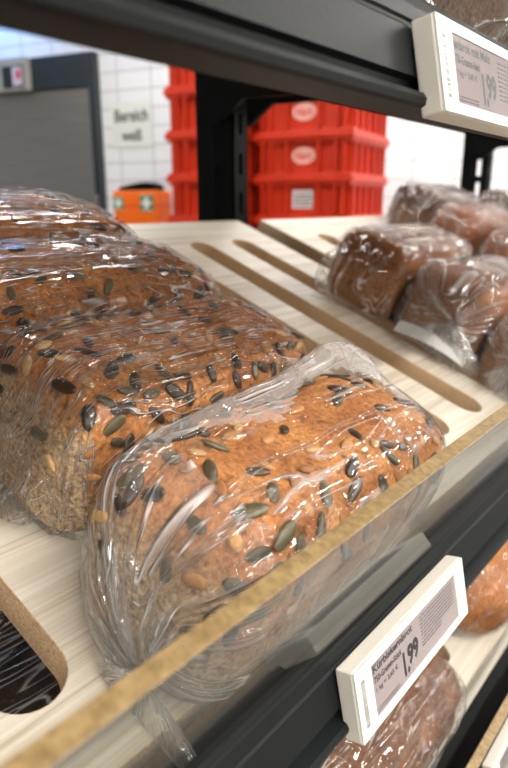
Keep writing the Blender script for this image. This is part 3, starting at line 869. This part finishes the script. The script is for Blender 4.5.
# first aid case hung on the wall
tf = on_wall(149)
Mf = local_frame(C0+wd*tf, -wd)
fa = empty('first_aid_case'); fa.matrix_world = Mf @ Matrix.Translation((0.0, -.003, 1.30))
bm = bmesh.new(); bx(bm, -.17, .17, -.15, 0, 0, .225, bev=.012); from_bm('case_body', bm, MORANGE, fa)
bm = bmesh.new(); bx(bm, -.172, .172, -.152, .0, .13, .137); from_bm('case_seam', bm, MREDP, fa)
def emblem(x, z, s, side=False):
    e0 = bmesh.new(); bx(e0, x-s/2, x+s/2, -.1535, -.150, z-s/2, z+s/2); g = from_bm('emblem_panel', e0, MGREEN, fa)
    e1 = bmesh.new(); bx(e1, x-s*.36, x+s*.36, -.1555, -.1535, z-s*.12, z+s*.12); bx(e1, x-s*.12, x+s*.12, -.1556, -.1535, z-s*.36, z+s*.36)
    bx(e1, x-s*.46, x+s*.46, -.1545, -.1535, z-s*.46, z-s*.42); bx(e1, x-s*.46, x+s*.46, -.1545, -.1535, z+s*.42, z+s*.46)
    from_bm('white_cross', e1, MPAPER, fa)
emblem(.085, .15, .095); emblem(-.125, .15, .075)
bm = bmesh.new()
for i in range(12):
    t0 = -1+2*i/12; t1_ = -1+2*(i+1)/12
    h0 = .225+.018+.045*(1-t0*t0)**.5*(.6+.4*t0); h1 = .225+.018+.045*(1-t1_*t1_)**.5*(.6+.4*t1_)
    vs = [bm.verts.new(q) for q in [(t0*.14,-.12,.226),(t1_*.14,-.12,.226),(t1_*.14,-.12,h1),(t0*.14,-.12,h0),
                                    (t0*.14,-.03,.226),(t1_*.14,-.03,.226),(t1_*.14,-.03,h1),(t0*.14,-.03,h0)]]
    for q in [(0,1,2,3),(7,6,5,4),(3,2,6,7),(0,4,5,1)]: bm.faces.new([vs[k] for k in q])
bmesh.ops.remove_doubles(bm, verts=bm.verts, dist=1e-5)
from_bm('carry_handle', bm, MPOST, fa, False)
tag(fa, 'orange first aid case with green and white cross emblems and black carry handle', 'first aid case')

# red crates
def crate_proto(wx, wy, h, logo):
    """stacking crate, origin at its base centre; x across the front, y into depth"""
    root = empty('bread_crate')
    bm = bmesh.new(); t = .012
    hw, hd = wx/2-.030, wy/2-.030
    def wallbox(a0, a1, b0, b1): bx(bm, a0, a1, b0, b1, 0.0, h-.004)
    wallbox(-hw, hw, -hd, -hd+t); wallbox(-hw, hw, hd-t, hd); wallbox(-hw, -hw+t, -hd, hd); wallbox(hw-t, hw, -hd, hd)
    bx(bm, -hw, hw, -hd, hd, .0, .01)
    body = bm
    bm = bmesh.new()
    for (z0, z1, e) in ((h-.032, h-.004, .030), (0.0, .014, .022), (h-.048, h-.036, .022)):
        bx(bm, -hw-e, hw+e, -hd-e, -hd, z0, z1, bev=.002); bx(bm, -hw-e, hw+e, hd, hd+e, z0, z1, bev=.002)
        bx(bm, -hw-e, -hw, -hd, hd, z0, z1, bev=.002); bx(bm, hw, hw+e, -hd, hd, z0, z1, bev=.002)
    from_bm('rim', bm, MRED, root)
    bm = body
    for fx in (-.92, -.74, -.36, .36, .74, .92):
        for sy in (-1, 1):
            bx(bm, fx*hw-.006, fx*hw+.006, min(sy*hd, sy*(hd+.024)), max(sy*hd, sy*(hd+.024)), .012, h-.03)
    for fy in (-.9, -.55, -.2, .2, .55, .9):
        for sx in (-1, 1):
            bx(bm, min(sx*hw, sx*(hw+.024)), max(sx*hw, sx*(hw+.024)), fy*hd-.007, fy*hd+.007, .012, h-.03)
    from_bm('crate_body', bm, MRED, root)
    if logo:
        me = bpy.data.meshes.new('x'); b2_ = bmesh.new()
        bmesh.ops.create_circle(b2_, cap_ends=True, segments=28, radius=1, matrix=rotx @ Matrix.Identity(4))
        for v in b2_.verts: v.co = Vector((v.co.x*.062, -hd-.0016, v.co.z*.040+h*.47))
        from_bm('logo_oval', b2_, plain('faded_logo_white', (.78,.42,.36), .5), root)
        text('logo_lettering', 'Herö', .05, 0, h*.47-.018, hd+.0030, MREDP, root, .001, .085, 'CENTER', .038, rotx)
    elif logo is False:
        b2_ = bmesh.new(); bx(b2_, -.055, .055, -hd-.002, -hd, h*.22, h*.66); from_bm('paper_label', b2_, plain('label_grey', (.62,.60,.58), .6), root)
        b2_ = bmesh.new()
        rn = random.Random(5)
        for k in range(4):
            x = -.045
            while x < .04:
                ww = rn.uniform(.006, .02); bx(b2_, x, x+ww, -hd-.003, -hd-.002, h*(.28+.08*k), h*(.28+.08*k)+.007); x += ww+.004
        from_bm('label_print', b2_, MINKG, root)
    return root
def copy_tree(o, parent=None):
    c = o.copy(); COL.objects.link(c); c.parent = parent
    for ch in list(o.children): copy_tree(ch, c)
    return c
cw = Vector((-.203, .979, 0)).normalized()   # front edge direction of the stacks (pointing left)
CH = .197
def stack(corner, side, wx, wy, ztop_idx, rz_base, labels, group, logos):
    pr = {k: crate_proto(wx, wy, CH+.004, k) for k in set(logos)}
    used = {k: 0 for k in pr}
    back = Vector((cw.y, -cw.x, 0)); base = corner + (cw*(wx/2) if side > 0 else -cw*(wx/2)) + back*(wy/2)
    n = len(logos)
    for i in range(n):
        k = logos[i]
        o = pr[k] if not used[k] else copy_tree(pr[k]); used[k] = 1
        M = local_frame((base.x, base.y, rz_base + CH*i), -cw)
        o.matrix_world = M
        tag(o, labels[min(i, len(labels)-1)] if i < len(labels) else labels[-1], 'crate', group)
hid = 'red crate low in the right stack, hidden behind the shelf'
labR = [hid]*6 + ['red crate of the right stack just above the wooden board', 'red crate of the right stack carrying a grey paper label, third from top',
        'red crate of the right stack with a logo, second from the top', 'topmost visible red crate of the right stack with a logo']
hil = 'red crate low in the left stack, hidden behind the loaves and shelf'
labL = [hil]*6 + ['red crate beside the orange case, lowest visible of the left stack', 'red crate of the left stack, second from the bottom of those visible',
        'red crate of the left stack level with the lower part of the sign', 'red crate of the left stack level with the top of the sign',
        'topmost red crate of the left stack, just under the rail']
stack(hpos(351, 3.10), 1, .52, .60, 0, .155-.197+.042, labR, 'red crates in the right stack', [None]*7+[False, True, True])
stack(hpos(167, 3.28), -1, .32, .50, 0, 0.0, labL, 'red crates in the left stack', [None]*11)

# ------------------------------------------------------------------ lights
LE = emit('led_diffuser', (1.0, .955, .88), 88)
LB = emit('added_led_back_room', (1.0, .965, .92), 42)
def fixture(x, y, ln, label, s=LE):
    root = empty('unseen_ceiling_light', (x, y, 3.2))
    bm = bmesh.new(); bx(bm, -ln/2, ln/2, -.08, .08, -.05, 0, bev=.004); from_bm('housing', bm, MWHITE, root)
    bm = bmesh.new(); bx(bm, -ln/2+.02, ln/2-.02, -.065, .065, -.056, -.05); from_bm('diffuser', bm, s, root)
    tag(root, label, 'ceiling light', 'unseen ceiling lights of the store')
for x in (-2.6, 0.2, 3.0, 6.95):  # unseen aisle rows; the far ones added as low light on the loaves
    for y in (-1.35, -3.2, -4.6, -6.2):
        fixture(x, y, 2.0, 'unseen long white ceiling light over the aisle, set to light the loaves')
for x, y in ((.6, 2.2), (2.4, 1.3), (3.6, .3), (.8, 3.6), (1.9, 2.3), (4.6, -.5)):  # unseen lights added behind the shelf for glints on the bag film
    fixture(x, y, 1.5, 'unseen long white ceiling light added over the room behind the shelf', LB)
def area(name, loc, tgt, sx, sy, pw, col):
    ld = bpy.data.lights.new(name, 'AREA'); ld.shape = 'RECTANGLE'; ld.size = sx; ld.size_y = sy; ld.energy = pw; ld.color = col
    o = link(bpy.data.objects.new(name, ld)); o.location = loc
    o.rotation_euler = (Vector(tgt)-Vector(loc)).to_track_quat('-Z', 'Y').to_euler(); return o
# blue insect lamp high on the left wall
tb = on_wall(22)
pb = C0+wd*tb - nl*.18
bl = area('insect_lamp_glow', (pb.x, pb.y, 2.95), (pb.x+nl.x*.3, pb.y+nl.y*.3, 2.3), .4, .06, 9, (.15,.42,1.0))

w = bpy.data.worlds.new('store_ambient'); scene.world = w; w.use_nodes = True
bg = w.node_tree.nodes['Background']; bg.inputs[0].default_value = (.93, .96, 1.0, 1); bg.inputs[1].default_value = .5

vs = scene.view_settings
scene.display_settings.display_device = 'sRGB'
vs.view_transform = 'Standard'; vs.look = 'None'; vs.gamma = 1; vs.exposure = 0.06; vs.use_curve_mapping = False
try:
    scene.cycles.transparent_max_bounces = 24
except Exception: pass
